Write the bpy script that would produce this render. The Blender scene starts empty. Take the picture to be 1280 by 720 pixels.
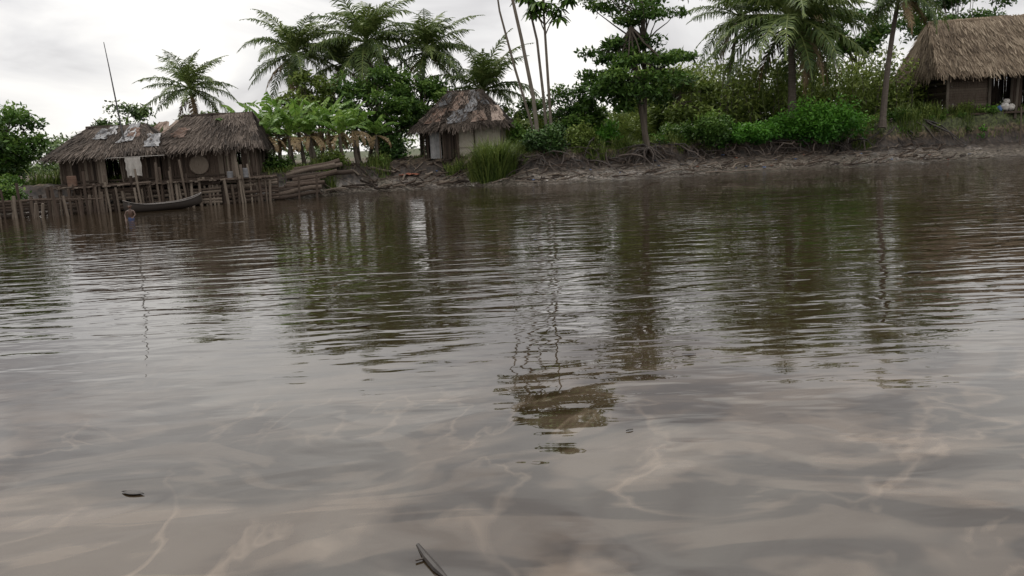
import bpy, math, numpy as np
from mathutils import Matrix, Vector
rng = np.random.default_rng(7)
scene = bpy.context.scene
TAU = 2*math.pi

# ------------------------------------------------------------ helpers
def h2(ix, iy, s):
    v = np.sin(ix*127.1 + iy*311.7 + s*74.7)*43758.5453
    return v - np.floor(v)
def vnoise(x, y, s=0):
    x = np.asarray(x, float); y = np.asarray(y, float)
    ix = np.floor(x); iy = np.floor(y); fx = x-ix; fy = y-iy
    fx = fx*fx*(3-2*fx); fy = fy*fy*(3-2*fy)
    a = h2(ix, iy, s); b = h2(ix+1, iy, s); c = h2(ix, iy+1, s); d = h2(ix+1, iy+1, s)
    return a*(1-fx)*(1-fy)+b*fx*(1-fy)+c*(1-fx)*fy+d*fx*fy
def fbm(x, y, s=0, o=4):
    t = 0; a = .5
    for i in range(o):
        t = t + a*vnoise(x*2**i, y*2**i, s+i*3); a *= .5
    return t
def norm(v):
    v = np.asarray(v, float)
    return v/np.maximum(np.linalg.norm(v, axis=-1, keepdims=True), 1e-9)

class MB:
    def __init__(s):
        s.V = []; s.C = []; s.I = []; s.R = []; s.M = []; s.n = 0
    def quads(s, q, rnd=None, mat=0):
        q = np.asarray(q, float).reshape(-1, 4, 3); N = len(q)
        if N == 0: return
        s.V.append(q.reshape(-1, 3)); s.C.append(np.full(N, 4)); s.I.append(np.arange(N*4)+s.n)
        s.n += N*4
        s.R.append(np.broadcast_to(.5 if rnd is None else rnd, (N,)).astype(float)); s.M.append(np.full(N, mat))
    def grid(s, P, rnd=.5, mat=0):
        a, b, _ = P.shape
        s.V.append(P.reshape(-1, 3)); id_ = np.arange(a*b).reshape(a, b)+s.n; s.n += a*b
        f = np.stack([id_[:-1, :-1], id_[1:, :-1], id_[1:, 1:], id_[:-1, 1:]], -1).reshape(-1)
        N = (a-1)*(b-1)
        s.I.append(f); s.C.append(np.full(N, 4)); s.R.append(np.broadcast_to(rnd, (N,)).astype(float)); s.M.append(np.full(N, mat))
    def poly(s, pts, rnd=.5, mat=0):
        pts = np.asarray(pts, float); k = len(pts)
        s.V.append(pts); s.I.append(np.arange(k)+s.n); s.n += k
        s.C.append(np.array([k])); s.R.append(np.array([float(rnd)])); s.M.append(np.array([mat]))
    def tube(s, path, rad, n=7, rnd=.5, mat=0, cap=True):
        path = np.asarray(path, float); rad = np.broadcast_to(rad, (len(path),))
        T = norm(np.gradient(path, axis=0))
        ref = np.array([0, 0, 1.]) if abs(T[0, 2]) < .8 else np.array([1., 0, 0])
        A = norm(np.cross(T, ref)); B = np.cross(T, A)
        th = np.linspace(0, TAU, n+1)
        P = path[:, None]+rad[:, None, None]*(np.cos(th)[None, :, None]*A[:, None]+np.sin(th)[None, :, None]*B[:, None])
        s.grid(P, rnd, mat)
        if cap:
            s.poly(P[-1, :-1][::-1], rnd, mat); s.poly(P[0, :-1], rnd, mat)
    def box(s, c, size, R=None, rnd=.5, mat=0):
        c = np.asarray(c, float); h = np.asarray(size, float)/2
        co = np.array([[x, y, z] for x in (-1, 1) for y in (-1, 1) for z in (-1, 1)])*h
        if R is not None: co = co@np.asarray(R).T
        co = co+c
        f = [(0, 1, 3, 2), (4, 6, 7, 5), (0, 4, 5, 1), (2, 3, 7, 6), (0, 2, 6, 4), (1, 5, 7, 3)]
        s.quads(co[np.array(f)], rnd, mat)
    def obj(s, name, mats, parent=None, smooth=False, loc=None, rotz=0):
        me = bpy.data.meshes.new(name)
        V = np.concatenate(s.V); C = np.concatenate(s.C); I = np.concatenate(s.I); R = np.concatenate(s.R); M = np.concatenate(s.M)
        me.vertices.add(len(V)); me.vertices.foreach_set('co', V.astype(np.float32).ravel())
        me.loops.add(len(I)); me.loops.foreach_set('vertex_index', I.astype(np.int32))
        me.polygons.add(len(C)); st = np.concatenate([[0], np.cumsum(C)[:-1]])
        me.polygons.foreach_set('loop_start', st.astype(np.int32))
        me.polygons.foreach_set('material_index', M.astype(np.int32))
        me.polygons.foreach_set('use_smooth', np.full(len(C), smooth))
        me.update(calc_edges=True)
        at = me.attributes.new('rnd', 'FLOAT', 'FACE'); at.data.foreach_set('value', R.astype(np.float32))
        for m in mats: me.materials.append(m)
        o = bpy.data.objects.new(name, me); scene.collection.objects.link(o)
        if parent: o.parent = parent
        if loc is not None: o.location = loc
        o.rotation_euler[2] = rotz
        return o

def empty(name, loc=(0, 0, 0), rotz=0):
    e = bpy.data.objects.new(name, None); e.empty_display_size = .3
    e.location = loc; e.rotation_euler[2] = rotz
    scene.collection.objects.link(e); return e

def rotm(ax=0, ay=0, az=0):
    return np.array((Matrix.Rotation(az, 3, 'Z')@Matrix.Rotation(ay, 3, 'Y')@Matrix.Rotation(ax, 3, 'X')))

# ------------------------------------------------------------ materials
def new_mat(name):
    m = bpy.data.materials.new(name); m.use_nodes = True
    nt = m.node_tree; nt.nodes.clear()
    return m, nt, nt.nodes, nt.links
def ramp(N, cols):
    r = N.new('ShaderNodeValToRGB'); e = r.color_ramp.elements
    while len(e) < len(cols): e.new(.5)
    for i, (p, c) in enumerate(cols):
        e[i].position = p; e[i].color = (*c, 1)
    return r
def mat_rnd(name, cols, rough=.8, noise_scale=6, noise_amt=.5, stretch=(1, 1, 1), transl=0, bump=0, spec=.3, det=4):
    m, nt, N, L = new_mat(name)
    out = N.new('ShaderNodeOutputMaterial'); p = N.new('ShaderNodeBsdfPrincipled')
    p.inputs['Roughness'].default_value = rough; p.inputs['Specular IOR Level'].default_value = spec
    a = N.new('ShaderNodeAttribute'); a.attribute_name = 'rnd'
    tc = N.new('ShaderNodeTexCoord'); mp = N.new('ShaderNodeMapping'); mp.inputs['Scale'].default_value = stretch
    L.new(tc.outputs['Object'], mp.inputs['Vector'])
    n = N.new('ShaderNodeTexNoise'); n.inputs['Scale'].default_value = noise_scale; n.inputs['Detail'].default_value = det
    L.new(mp.outputs[0], n.inputs['Vector'])
    ma = N.new('ShaderNodeMath'); ma.operation = 'MULTIPLY_ADD'
    L.new(n.outputs['Fac'], ma.inputs[0]); ma.inputs[1].default_value = noise_amt
    sb = N.new('ShaderNodeMath'); sb.operation = 'SUBTRACT'; L.new(a.outputs['Fac'], sb.inputs[0]); sb.inputs[1].default_value = noise_amt*.5
    L.new(sb.outputs[0], ma.inputs[2])
    r = ramp(N, cols); L.new(ma.outputs[0], r.inputs['Fac']); L.new(r.outputs['Color'], p.inputs['Base Color'])
    if bump:
        b = N.new('ShaderNodeBump'); b.inputs['Strength'].default_value = bump; b.inputs['Distance'].default_value = .05
        L.new(n.outputs['Fac'], b.inputs['Height']); L.new(b.outputs[0], p.inputs['Normal'])
    if transl:
        t = N.new('ShaderNodeBsdfTranslucent'); L.new(r.outputs['Color'], t.inputs['Color'])
        mx = N.new('ShaderNodeMixShader'); mx.inputs[0].default_value = transl
        L.new(p.outputs[0], mx.inputs[1]); L.new(t.outputs[0], mx.inputs[2]); L.new(mx.outputs[0], out.inputs[0])
    else: L.new(p.outputs[0], out.inputs[0])
    return m

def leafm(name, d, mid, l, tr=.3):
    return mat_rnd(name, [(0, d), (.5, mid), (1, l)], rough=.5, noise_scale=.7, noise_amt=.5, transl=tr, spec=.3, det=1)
M_leaf = leafm('leaf_green', (.012, .034, .007), (.062, .13, .020), (.19, .29, .055), .25)
M_dark = leafm('leaf_dark', (.009, .024, .006), (.036, .082, .016), (.11, .19, .045), 0)
M_bright = leafm('leaf_bright', (.02, .08, .01), (.085, .23, .025), (.18, .37, .05))
M_yel = leafm('leaf_yellowgreen', (.03, .05, .009), (.125, .18, .033), (.28, .34, .08), .2)
M_far = leafm('leaf_far', (.02, .045, .012), (.08, .13, .035), (.19, .26, .07), 0)
M_palm = leafm('palm_leaf', (.02, .045, .012), (.09, .135, .033), (.24, .28, .09))
M_deadp = leafm('palm_dead_leaf', (.05, .035, .02), (.16, .11, .055), (.28, .21, .11), 0)
M_ban = leafm('banana_leaf', (.03, .085, .012), (.11, .21, .032), (.25, .36, .075), .35)
M_bark = mat_rnd('bark', [(0, (.03, .024, .018)), (.5, (.085, .07, .055)), (1, (.19, .165, .135))], .9, 5, .6, (1, 1, .35), bump=.6)
M_palmbark = mat_rnd('palm_bark', [(0, (.03, .024, .02)), (.5, (.09, .073, .06)), (1, (.18, .155, .13))], .9, 4, .7, (.5, .5, 3), bump=.7)
M_wood = mat_rnd('weathered_wood', [(0, (.016, .011, .008)), (.5, (.065, .046, .034)), (1, (.2, .165, .13))], .85, 7, .4, (3, 3, .4), bump=.4)
M_thatch = mat_rnd('thatch_dark', [(0, (.012, .009, .007)), (.5, (.046, .035, .027)), (1, (.135, .107, .087))], .95, 1.2, .6)
M_thatchT = mat_rnd('thatch_tan', [(0, (.045, .032, .022)), (.5, (.15, .112, .076)), (1, (.31, .25, .18))], .95, 1.0, .5)
M_tarp = mat_rnd('tarp_grey', [(0, (.06, .06, .062)), (.5, (.15, .15, .155)), (1, (.36, .35, .345))], .6, 3, .7)
M_rust = mat_rnd('rusty_zinc', [(0, (.04, .024, .017)), (.5, (.13, .078, .055)), (1, (.29, .23, .19))], .75, 2.5, .8)
M_plaster = mat_rnd('mud_plaster', [(0, (.20, .175, .14)), (.5, (.36, .32, .265)), (1, (.48, .45, .39))], .9, 2, .7, bump=.3)
M_white = mat_rnd('white_cloth', [(0, (.25, .23, .21)), (.5, (.42, .40, .37)), (1, (.6, .59, .57))], .8, 4, .5)
M_orange = mat_rnd('orange_plastic', [(0, (.16, .05, .03)), (1, (.3, .12, .07))], .6, 4, .4)
M_blue = mat_rnd('blue_plastic', [(0, (.04, .08, .2)), (1, (.1, .2, .4))], .5, 4, .4)
M_grass = leafm('grass_blades', (.03, .055, .01), (.115, .165, .033), (.28, .31, .085), .2)
M_root = mat_rnd('root_wood', [(0, (.012, .009, .007)), (.5, (.05, .036, .028)), (1, (.14, .11, .09))], .6, 5, .5, spec=.5)
M_metal = mat_rnd('grey_metal', [(0, (.06, .06, .06)), (1, (.14, .14, .14))], .5)
M_canoe = mat_rnd('canoe_wood', [(0, (.010, .008, .007)), (1, (.05, .037, .028))], .5, 5, .4, (.4, 2, 2), spec=.5)
M_skin = mat_rnd('skin', [(0, (.07, .035, .022)), (1, (.15, .078, .05))], .45, 8, .3, spec=.5)
M_hair = mat_rnd('hair', [(0, (.01, .008, .007)), (1, (.02, .016, .014))], .8)
M_eye = mat_rnd('eye_white', [(0, (.6, .58, .55)), (1, (.7, .68, .65))], .3)
M_short = mat_rnd('swim_shorts', [(0, (.03, .05, .12)), (1, (.06, .09, .2))], .8)

# ------------------------------------------------------------ terrain
SX = np.array([-600, -100, -60, -36, -29, -24, -20, -17, -13, -8.7, -4, -1.7, 1.5, 5, 9, 20.5, 38, 60, 100, 600.])
SY = np.array([10, 22, 28, 38, 42.2, 44.6, 45.3, 46.3, 49, 52.2, 52.8, 51.0, 50.0, 50.6, 51.6, 53.2, 53.8, 57, 68, 140.])
PX = np.array([-600, -30, -10, 0, 12, 25, 32, 40, 600.])
PZ = np.array([1.6, 1.55, 1.75, 2.1, 2.2, 2.4, 3.1, 3.5, 3.5])
WX = np.array([-600, -30, -12, -8, 0, 3, 10, 25, 600.])
WW = np.array([1.5, 1.0, 1.2, 3.4, 4.0, 4.4, 5.2, 6.4, 6.8])
def shore(x): return np.interp(x, SX, SY)+1.1*(fbm(np.asarray(x)*.45, 0, 5)-.5)
def ground(x, y):
    x = np.asarray(x, float); y = np.asarray(y, float)
    s = y-shore(x)+1.6*(fbm(x*.6, y*.6, 11)-.5)
    w = np.interp(x, WX, WW); pz = np.interp(x, PX, PZ)
    mz = np.minimum(1.0, .26*w)
    z = np.where(s < 0, np.maximum(-1.3, s*.22), np.where(s < w, mz*(np.clip(s, 0, 99)/w)**1.15, 0))
    t = np.clip((s-w)/1.2, 0, 1); t = t*t*(3-2*t)
    z = np.where(s >= w, mz+(pz-mz)*t, z)
    flat = np.clip((s-w*.5)/2, .25, 1)
    z = z+np.where(s > 0, 1, 0)*np.clip(s*.7, 0, 1)*flat*((fbm(x*.9, y*.9, 2)-.47)*.5+(fbm(x*2.6, y*2.6, 9)-.47)*.42)
    z = z+np.clip((s-30)/200, 0, 1)*3
    return z
gx = np.concatenate([np.linspace(-700, -60, 18)[:-1], np.linspace(-60, -36, 30)[:-1], np.arange(-36, 46, .2), np.linspace(46, 80, 40), np.linspace(90, 800, 18)])
gy = np.concatenate([np.linspace(-300, 30, 10)[:-1], np.linspace(30, 41, 30)[:-1], np.arange(41, 66, .18), np.linspace(66, 120, 30), np.linspace(130, 1200, 20)])
GX, GY = np.meshgrid(gx, gy, indexing='ij')
mb = MB(); mb.grid(np.stack([GX, GY, ground(GX, GY)], -1))
m, nt, N, L = new_mat('mud_and_soil')
out = N.new('ShaderNodeOutputMaterial'); p = N.new('ShaderNodeBsdfPrincipled'); L.new(p.outputs[0], out.inputs[0])
tc = N.new('ShaderNodeTexCoord'); sp = N.new('ShaderNodeSeparateXYZ'); L.new(tc.outputs['Object'], sp.inputs[0])
n1 = N.new('ShaderNodeTexNoise'); n1.inputs['Scale'].default_value = 1.2; n1.inputs['Detail'].default_value = 8; L.new(tc.outputs['Object'], n1.inputs['Vector'])
n2 = N.new('ShaderNodeTexNoise'); n2.inputs['Scale'].default_value = 5; n2.inputs['Detail'].default_value = 8; L.new(tc.outputs['Object'], n2.inputs['Vector'])
ma = N.new('ShaderNodeMath'); ma.operation = 'MULTIPLY_ADD'; L.new(n1.outputs['Fac'], ma.inputs[0]); ma.inputs[1].default_value = 1.2; L.new(sp.outputs['Z'], ma.inputs[2])
mr = N.new('ShaderNodeMapRange'); mr.inputs['From Min'].default_value = .5; mr.inputs['From Max'].default_value = 3.2; L.new(ma.outputs[0], mr.inputs['Value'])
r = ramp(N, [(0, (.06, .05, .042)), (.18, (.15, .13, .11)), (.33, (.085, .069, .056)), (.42, (.03, .021, .015)), (.62, (.038, .027, .019)), (.8, (.10, .075, .048)), (.95, (.06, .07, .028))])  # low mud paled for wet sheen, steep bank darkened as an undercut, both painted
L.new(mr.outputs[0], r.inputs['Fac'])
mx = N.new('ShaderNodeMix'); mx.data_type = 'RGBA'; mx.blend_type = 'MULTIPLY'; mx.inputs['Factor'].default_value = .9
L.new(r.outputs['Color'], mx.inputs['A']); r2 = ramp(N, [(.38, (.3, .3, .3)), (.64, (1.5, 1.5, 1.5))]); L.new(n2.outputs['Fac'], r2.inputs['Fac']); L.new(r2.outputs['Color'], mx.inputs['B'])
L.new(mx.outputs['Result'], p.inputs['Base Color'])
rr = ramp(N, [(0, (.14, .14, .14)), (.22, (.24, .24, .24)), (.4, (.6, .6, .6)), (.7, (.9, .9, .9))]); L.new(mr.outputs[0], rr.inputs['Fac']); L.new(rr.outputs['Color'], p.inputs['Roughness'])
b = N.new('ShaderNodeBump'); b.inputs['Strength'].default_value = .65; b.inputs['Distance'].default_value = .08; L.new(n2.outputs['Fac'], b.inputs['Height']); L.new(b.outputs[0], p.inputs['Normal'])
mb.obj('ground', [m], smooth=True)

# ------------------------------------------------------------ water
mb = MB(); wx = np.linspace(-700, 800, 30); wy = np.linspace(-300, 160, 20)
A, B = np.meshgrid(wx, wy, indexing='ij'); mb.grid(np.stack([A, B, A*0], -1))
m, nt, N, L = new_mat('river_water')
out = N.new('ShaderNodeOutputMaterial'); p = N.new('ShaderNodeBsdfPrincipled'); L.new(p.outputs[0], out.inputs[0])
p.inputs['Roughness'].default_value = .015; p.inputs['IOR'].default_value = 1.75
tc = N.new('ShaderNodeTexCoord')
def mathn(op, a, b=None, c=None):
    x = N.new('ShaderNodeMath'); x.operation = op
    for i, v in enumerate((a, b, c)):
        if v is None: continue
        if isinstance(v, (int, float)): x.inputs[i].default_value = v
        else: L.new(v, x.inputs[i])
    return x.outputs[0]
def noise(scale, detail, stretch, rot=0, dist=0, rough=.5):
    mp = N.new('ShaderNodeMapping'); mp.inputs['Scale'].default_value = stretch; mp.inputs['Rotation'].default_value = (0, 0, rot)
    L.new(tc.outputs['Object'], mp.inputs['Vector'])
    n = N.new('ShaderNodeTexNoise'); n.inputs['Scale'].default_value = scale; n.inputs['Detail'].default_value = detail
    n.inputs['Distortion'].default_value = dist; n.inputs['Roughness'].default_value = rough
    L.new(mp.outputs[0], n.inputs['Vector']); return n.outputs['Fac']
def mrange(v, a, b_, c, d, smooth=True):
    x = N.new('ShaderNodeMapRange'); x.interpolation_type = 'SMOOTHSTEP' if smooth else 'LINEAR'
    for k_, q in zip(('From Min', 'From Max', 'To Min', 'To Max'), (a, b_, c, d)): x.inputs[k_].default_value = q
    L.new(v, x.inputs['Value']); return x.outputs[0]
sp = N.new('ShaderNodeSeparateXYZ'); L.new(tc.outputs['Object'], sp.inputs[0])
w1 = noise(1.0, 2, (.5, 1.7, 1), .06, .5)
w2 = noise(1.0, 2, (1.5, 4.4, 1), -.14, .5)
w3 = noise(1.0, 1, (.14, .4, 1), .1)
w4 = noise(1.0, 1, (.55, .9, 1), .5, 1.0)
pm = mrange(noise(1.0, 2, (.07, .12, 1)), .35, .65, .45, 1.15)
ym = mrange(sp.outputs['Y'], 5, 15, .08, 1.0)
yn = mrange(sp.outputs['Y'], 5, 12, 1, 0)
h = mathn('ADD', mathn('MULTIPLY', w1, 1.0), mathn('MULTIPLY', w2, .26))
h = mathn('MULTIPLY', h, mathn('MULTIPLY', pm, ym))
h = mathn('ADD', h, mathn('MULTIPLY', w3, .4))
h = mathn('ADD', h, mathn('MULTIPLY', mathn('MULTIPLY', w4, yn), .42))
bp = N.new('ShaderNodeBump'); bp.inputs['Strength'].default_value = 1; bp.inputs['Distance'].default_value = .05; L.new(h, bp.inputs['Height']); L.new(bp.outputs[0], p.inputs['Normal'])
# oily scum swirls, with cloud reflections painted into the base colour
f1 = noise(.42, 4, (1, .8, 1), .3, 2.6, .5)
line = mathn('SUBTRACT', 1.0, mathn('MINIMUM', mathn('MULTIPLY', mathn('ABSOLUTE', mathn('SUBTRACT', f1, .5)), 34), 1.0))
lm = mrange(noise(.5, 2, (1, 1, 1), 1.0), .42, .6, 0, 1)
f2 = noise(.38, 4, (.7, 1.1, 1), -.4, 2.6)
fm = mrange(sp.outputs['Y'], 4, 11, 1, 0)
s2 = mrange(f2, .46, .56, 0, 1)
f3 = mrange(noise(.8, 3, (.6, 1.3, 1), .5, 2.2), .50, .58, 0, 1)
film_cloud = mathn('ADD', mathn('MULTIPLY', mathn('MULTIPLY', line, lm), .28), mathn('MULTIPLY', s2, .22))
film_cloud = mathn('MULTIPLY', mathn('ADD', film_cloud, mathn('MULTIPLY', f3, .16)), fm)
cm = N.new('ShaderNodeMix'); cm.data_type = 'RGBA'; L.new(film_cloud, cm.inputs['Factor'])
cm.inputs['A'].default_value = (.024, .0165, .009, 1); cm.inputs['B'].default_value = (.24, .185, .135, 1)
L.new(cm.outputs['Result'], p.inputs['Base Color'])
mb.obj('water', [m])

# ------------------------------------------------------------ vegetation builders
def leaf_quads(mb, P, size, rnd, mat=0, up=.5, asp=.45, hang=0):
    n = len(P); size = size*rng.uniform(.6, 1.4, n)[:, None]
    nrm = norm(rng.normal(size=(n, 3))+np.array([0, 0, up*2]))
    d = norm(np.cross(nrm, rng.normal(size=(n, 3)))); d = norm(d+np.array([0, 0, -hang]))
    sd = norm(np.cross(nrm, d))
    q = np.stack([P, P+d*size*.45+sd*size*asp*.5, P+d*size+nrm*0, P+d*size*.45-sd*size*asp*.5], 1)
    mb.quads(q, rnd, mat)
def clump_pts(c, r, n):
    d = norm(rng.normal(size=(n, 3))); k = rng.uniform(0, 1, n)**.45
    return np.asarray(c)+d*k[:, None]*np.asarray(r), d[:, 2]*k
def curve(a, b, n=6, wob=.1, sag=0):
    a = np.asarray(a, float); b = np.asarray(b, float); t = np.linspace(0, 1, n)[:, None]
    P = a+(b-a)*t; off = np.cumsum(rng.normal(size=(n, 3))*wob, 0)*np.sin(t*math.pi)
    P = P+off; P[:, 2] += -sag*np.sin(t[:, 0]*math.pi); return P

def T(name, base, trunk_h, crown_c, crown_r, ncl, nl, size, mleaf, tr=.18, clr=.3, up=.5, hang=0):
    mb = MB(); base = np.array(base, float); cc = np.array(crown_c, float); cr = np.array(crown_r, float)
    top = np.array([cc[0], cc[1], base[2]+trunk_h])
    P = curve(base-[0, 0, .3], top, 8, .08); mb.tube(P, np.linspace(tr, tr*.55, 8), 8, .5, 0)
    for i in range(ncl):
        d = norm(rng.normal(size=3)); k = rng.uniform(.25, 1)**.6
        c = cc+d*k*cr*.85; rr = cr*clr*rng.uniform(.6, 1.25)
        st = P[rng.integers(4, 8)]
        mb.tube(curve(st, c, 5, .12), np.linspace(tr*.4, tr*.08, 5), 5, .4, 0, cap=False)
        n = int(nl*rng.uniform(.6, 1.3)); pts, zz = clump_pts(c, rr*[1, 1, .7], n)
        br = rng.uniform(-.15, .15)
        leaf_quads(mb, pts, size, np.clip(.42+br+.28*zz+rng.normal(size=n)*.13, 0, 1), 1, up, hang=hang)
    return mb.obj(name, [M_bark, mleaf])

def bush(name, c, r, n, size, mleaf, lumps=14, asp=.5):
    mb = MB(); c = np.array(c, float); r = np.array(r, float)
    for i in range(lumps):
        d = norm(rng.normal(size=3)); d[2] = abs(d[2])
        cc = c+d*r*rng.uniform(.3, .8); rr = r*rng.uniform(.25, .5)
        mb.tube(curve(c-[0, 0, r[2]*.3], cc, 4, .05), np.linspace(.04, .015, 4), 4, .4, 0, cap=False)
        k = n//lumps; pts, zz = clump_pts(cc, rr, k)
        hgt = (pts[:, 2]-c[2])/r[2]
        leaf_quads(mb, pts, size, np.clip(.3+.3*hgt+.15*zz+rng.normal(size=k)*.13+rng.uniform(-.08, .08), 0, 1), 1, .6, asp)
    return mb.obj(name, [M_bark, mleaf])

def frond(mb, o, az, el, Ln, bend, matl, sc=1., nl=40, llen=.75, droop=.5, tone=0., wd=.042):
    n = 12; t = np.linspace(0, 1, n); e = el-bend*t**1.3
    hd = np.array([math.cos(az), math.sin(az), 0]); seg = Ln/(n-1)
    d = np.cos(e)[:, None]*hd+np.sin(e)[:, None]*np.array([0, 0, 1.])
    P = np.vstack([[o], o+np.cumsum(d[:-1]*seg, 0)])
    mb.tube(P, np.linspace(.045, .012, n)*sc, 4, .75, matl, cap=False)
    tl = np.linspace(.14, .99, nl); side0 = np.cross(hd, [0, 0, 1.])
    for s in (-1, 1):
        tt = np.clip(tl+rng.normal(size=nl)*.006, 0, 1)
        B = np.stack([np.interp(tt, t, P[:, k]) for k in range(3)], 1)
        T_ = norm(np.stack([np.interp(tt, t, d[:, k]) for k in range(3)], 1))
        ll = llen*sc*(np.sin(np.clip(tt*1.02+.12, 0, 1)*math.pi)**.55*.9+.15)*rng.uniform(.75, 1.15, nl)
        D = norm(T_*(.5+.6*tt[:, None])+s*side0*1.0+rng.normal(size=(nl, 3))*.13+np.array([0, 0, .05]))
        g = np.array([0, 0, -1.]); D2 = norm(D+g*droop*rng.uniform(.6, 2.2, nl)[:, None])
        wv = T_*wd*sc
        M1 = B+D*ll[:, None]*.5; E = M1+D2*ll[:, None]*.55
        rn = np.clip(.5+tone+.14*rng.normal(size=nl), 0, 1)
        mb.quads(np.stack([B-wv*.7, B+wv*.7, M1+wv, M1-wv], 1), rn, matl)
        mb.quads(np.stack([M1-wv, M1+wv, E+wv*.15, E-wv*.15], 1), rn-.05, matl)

def palm(name, base, top, L_, nf=26, dead=3, tr=.17, llen=.85, lowest=-35, bow=(0, 0), wind=.25):
    mb = MB(); base = np.array(base, float); top = np.array(top, float)
    n = 14; t = np.linspace(0, 1, n)[:, None]; P = base+(top-base)*t
    P[:, :2] += np.sin(t*math.pi)*np.array(bow)
    rad = np.linspace(tr*1.25, tr*.7, n); rad[0] *= 1.35
    mb.tube(P, rad, 9, .5, 0); c = P[-1]
    for i in range(nf):
        q = i/nf; az = i*2.399+rng.uniform(-.4, .4); az += wind*math.sin(az)*-1
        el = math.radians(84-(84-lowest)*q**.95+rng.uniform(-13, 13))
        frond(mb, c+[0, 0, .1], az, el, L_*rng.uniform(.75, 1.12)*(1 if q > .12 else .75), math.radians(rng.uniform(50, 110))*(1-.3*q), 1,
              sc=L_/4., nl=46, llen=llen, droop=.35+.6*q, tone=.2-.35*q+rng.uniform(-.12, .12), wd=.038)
    for i in range(dead):
        frond(mb, c-[0, 0, .15], rng.uniform(0, TAU), math.radians(rng.uniform(-60, -25)), L_*.75, math.radians(50), 2, sc=L_/4., llen=llen*.8, droop=1.2)
    for i in range(9):
        a = rng.uniform(0, TAU); r_ = .13
        q = c+[math.cos(a)*.32, math.sin(a)*.32, -.25+rng.uniform(-.15, .1)]
        th = np.linspace(0, math.pi, 6); mb.tube(np.stack([q[0]+0*th, q[1]+0*th, q[2]+r_*1.2*np.cos(th)], 1), np.maximum(r_*np.sin(th), .005), 7, .4, 1)
    return mb.obj(name, [M_palmbark, M_palm, M_deadp])

def banana(name, base, H, nlv=9):
    mb = MB(); base = np.array(base, float); ln = rng.normal(size=2)*.25
    top = base+[ln[0], ln[1], H*.5]
    mb.tube(curve(base-[0, 0, .2], top, 6, .02), np.linspace(.17, .09, 6), 8, .6, 0)
    def leaf(o, az, el, Ln, w, bend, mat, tone):
        n = 16; t = np.linspace(0, 1, n); e = el-bend*t**1.6
        hd = np.array([math.cos(az), math.sin(az), 0]); d = np.cos(e)[:, None]*hd+np.sin(e)[:, None]*np.array([0, 0, 1.])
        P = np.vstack([[o], o+np.cumsum(d[:-1]*Ln/(n-1), 0)]); sd = np.cross(hd, [0, 0, 1.])
        mb.tube(P, np.linspace(.035, .01, n), 4, .8, mat, cap=False)
        W = w*np.clip(np.sin(np.clip((t-.12)/.88, 0, 1)*math.pi)**.5, 0, 1)
        for s in (-1, 1):
            dr = rng.uniform(.1, .9)
            for k in range(2, n-1):
                g = rng.uniform(0, .3); j = rng.uniform(-.35, .35)+dr
                a, b_ = P[k], P[k]+(P[k+1]-P[k])*(1-g)
                oA = s*sd*W[k]*math.cos(j)-np.array([0, 0, 1])*W[k]*math.sin(j)
                oB = s*sd*W[k+1]*math.cos(j)-np.array([0, 0, 1])*W[k+1]*math.sin(j)
                mb.quads([[a, b_, b_+oB, a+oA]], np.clip(tone+rng.normal()*.12, 0, 1), mat)
    az0 = rng.uniform(0, TAU)
    for i in range(nlv):
        q = i/nlv
        leaf(top, az0+i*2.4+rng.uniform(-.3, .3), math.radians(88-60*q), H*.5*rng.uniform(.8, 1.1), .34*rng.uniform(.8, 1.15), math.radians(rng.uniform(50, 125)), 1, .65-.35*q)
    for i in range(rng.integers(4, 8)):
        leaf(top-[0, 0, .1], rng.uniform(0, TAU), math.radians(0), H*.42, .2, math.radians(115), 2, .5)
    return mb.obj(name, [M_bark, M_ban, M_deadp])

def blades(mb, P, Hh, w, spread, mat=0, tone=.5):
    n = len(P); az = rng.uniform(0, TAU, n); d = np.stack([np.cos(az), np.sin(az), 0*az], 1)
    sd = np.stack([-np.sin(az), np.cos(az), 0*az], 1)*w
    H_ = (Hh*rng.uniform(.5, 1.15, n))[:, None]; s_ = (spread*rng.uniform(.1, 1, n))[:, None]
    up = np.array([0, 0, 1.]); m1 = P+up*H_*.6+d*s_*H_*.35; e = P+up*H_*(1-.35*s_)+d*s_*H_*.95
    rn = np.clip(tone+rng.normal(size=n)*.2, 0, 1)
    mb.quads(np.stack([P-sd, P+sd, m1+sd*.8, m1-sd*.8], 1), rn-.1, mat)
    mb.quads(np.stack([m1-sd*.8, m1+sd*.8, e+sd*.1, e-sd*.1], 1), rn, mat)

def G(x, y): return float(ground(x, y))

# ------------------------------------------------------------ palms
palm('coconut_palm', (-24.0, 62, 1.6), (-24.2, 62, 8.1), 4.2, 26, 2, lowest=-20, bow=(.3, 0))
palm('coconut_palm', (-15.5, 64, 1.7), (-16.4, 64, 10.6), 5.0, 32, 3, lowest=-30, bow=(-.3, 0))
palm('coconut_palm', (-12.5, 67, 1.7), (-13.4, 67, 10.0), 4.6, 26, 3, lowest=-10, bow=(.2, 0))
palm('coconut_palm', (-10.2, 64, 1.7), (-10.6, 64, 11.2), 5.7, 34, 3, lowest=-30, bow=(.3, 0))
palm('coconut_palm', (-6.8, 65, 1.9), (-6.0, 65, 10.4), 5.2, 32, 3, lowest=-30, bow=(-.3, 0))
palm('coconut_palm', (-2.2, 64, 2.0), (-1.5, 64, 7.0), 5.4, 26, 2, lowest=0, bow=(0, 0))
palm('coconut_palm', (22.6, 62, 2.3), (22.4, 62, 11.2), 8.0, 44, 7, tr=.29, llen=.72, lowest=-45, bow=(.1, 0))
palm('coconut_palm', (28.8, 60, 2.6), (30.0, 60.5, 12.4), 4.8, 28, 3, tr=.2, lowest=-35, bow=(-.15, 0))
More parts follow.
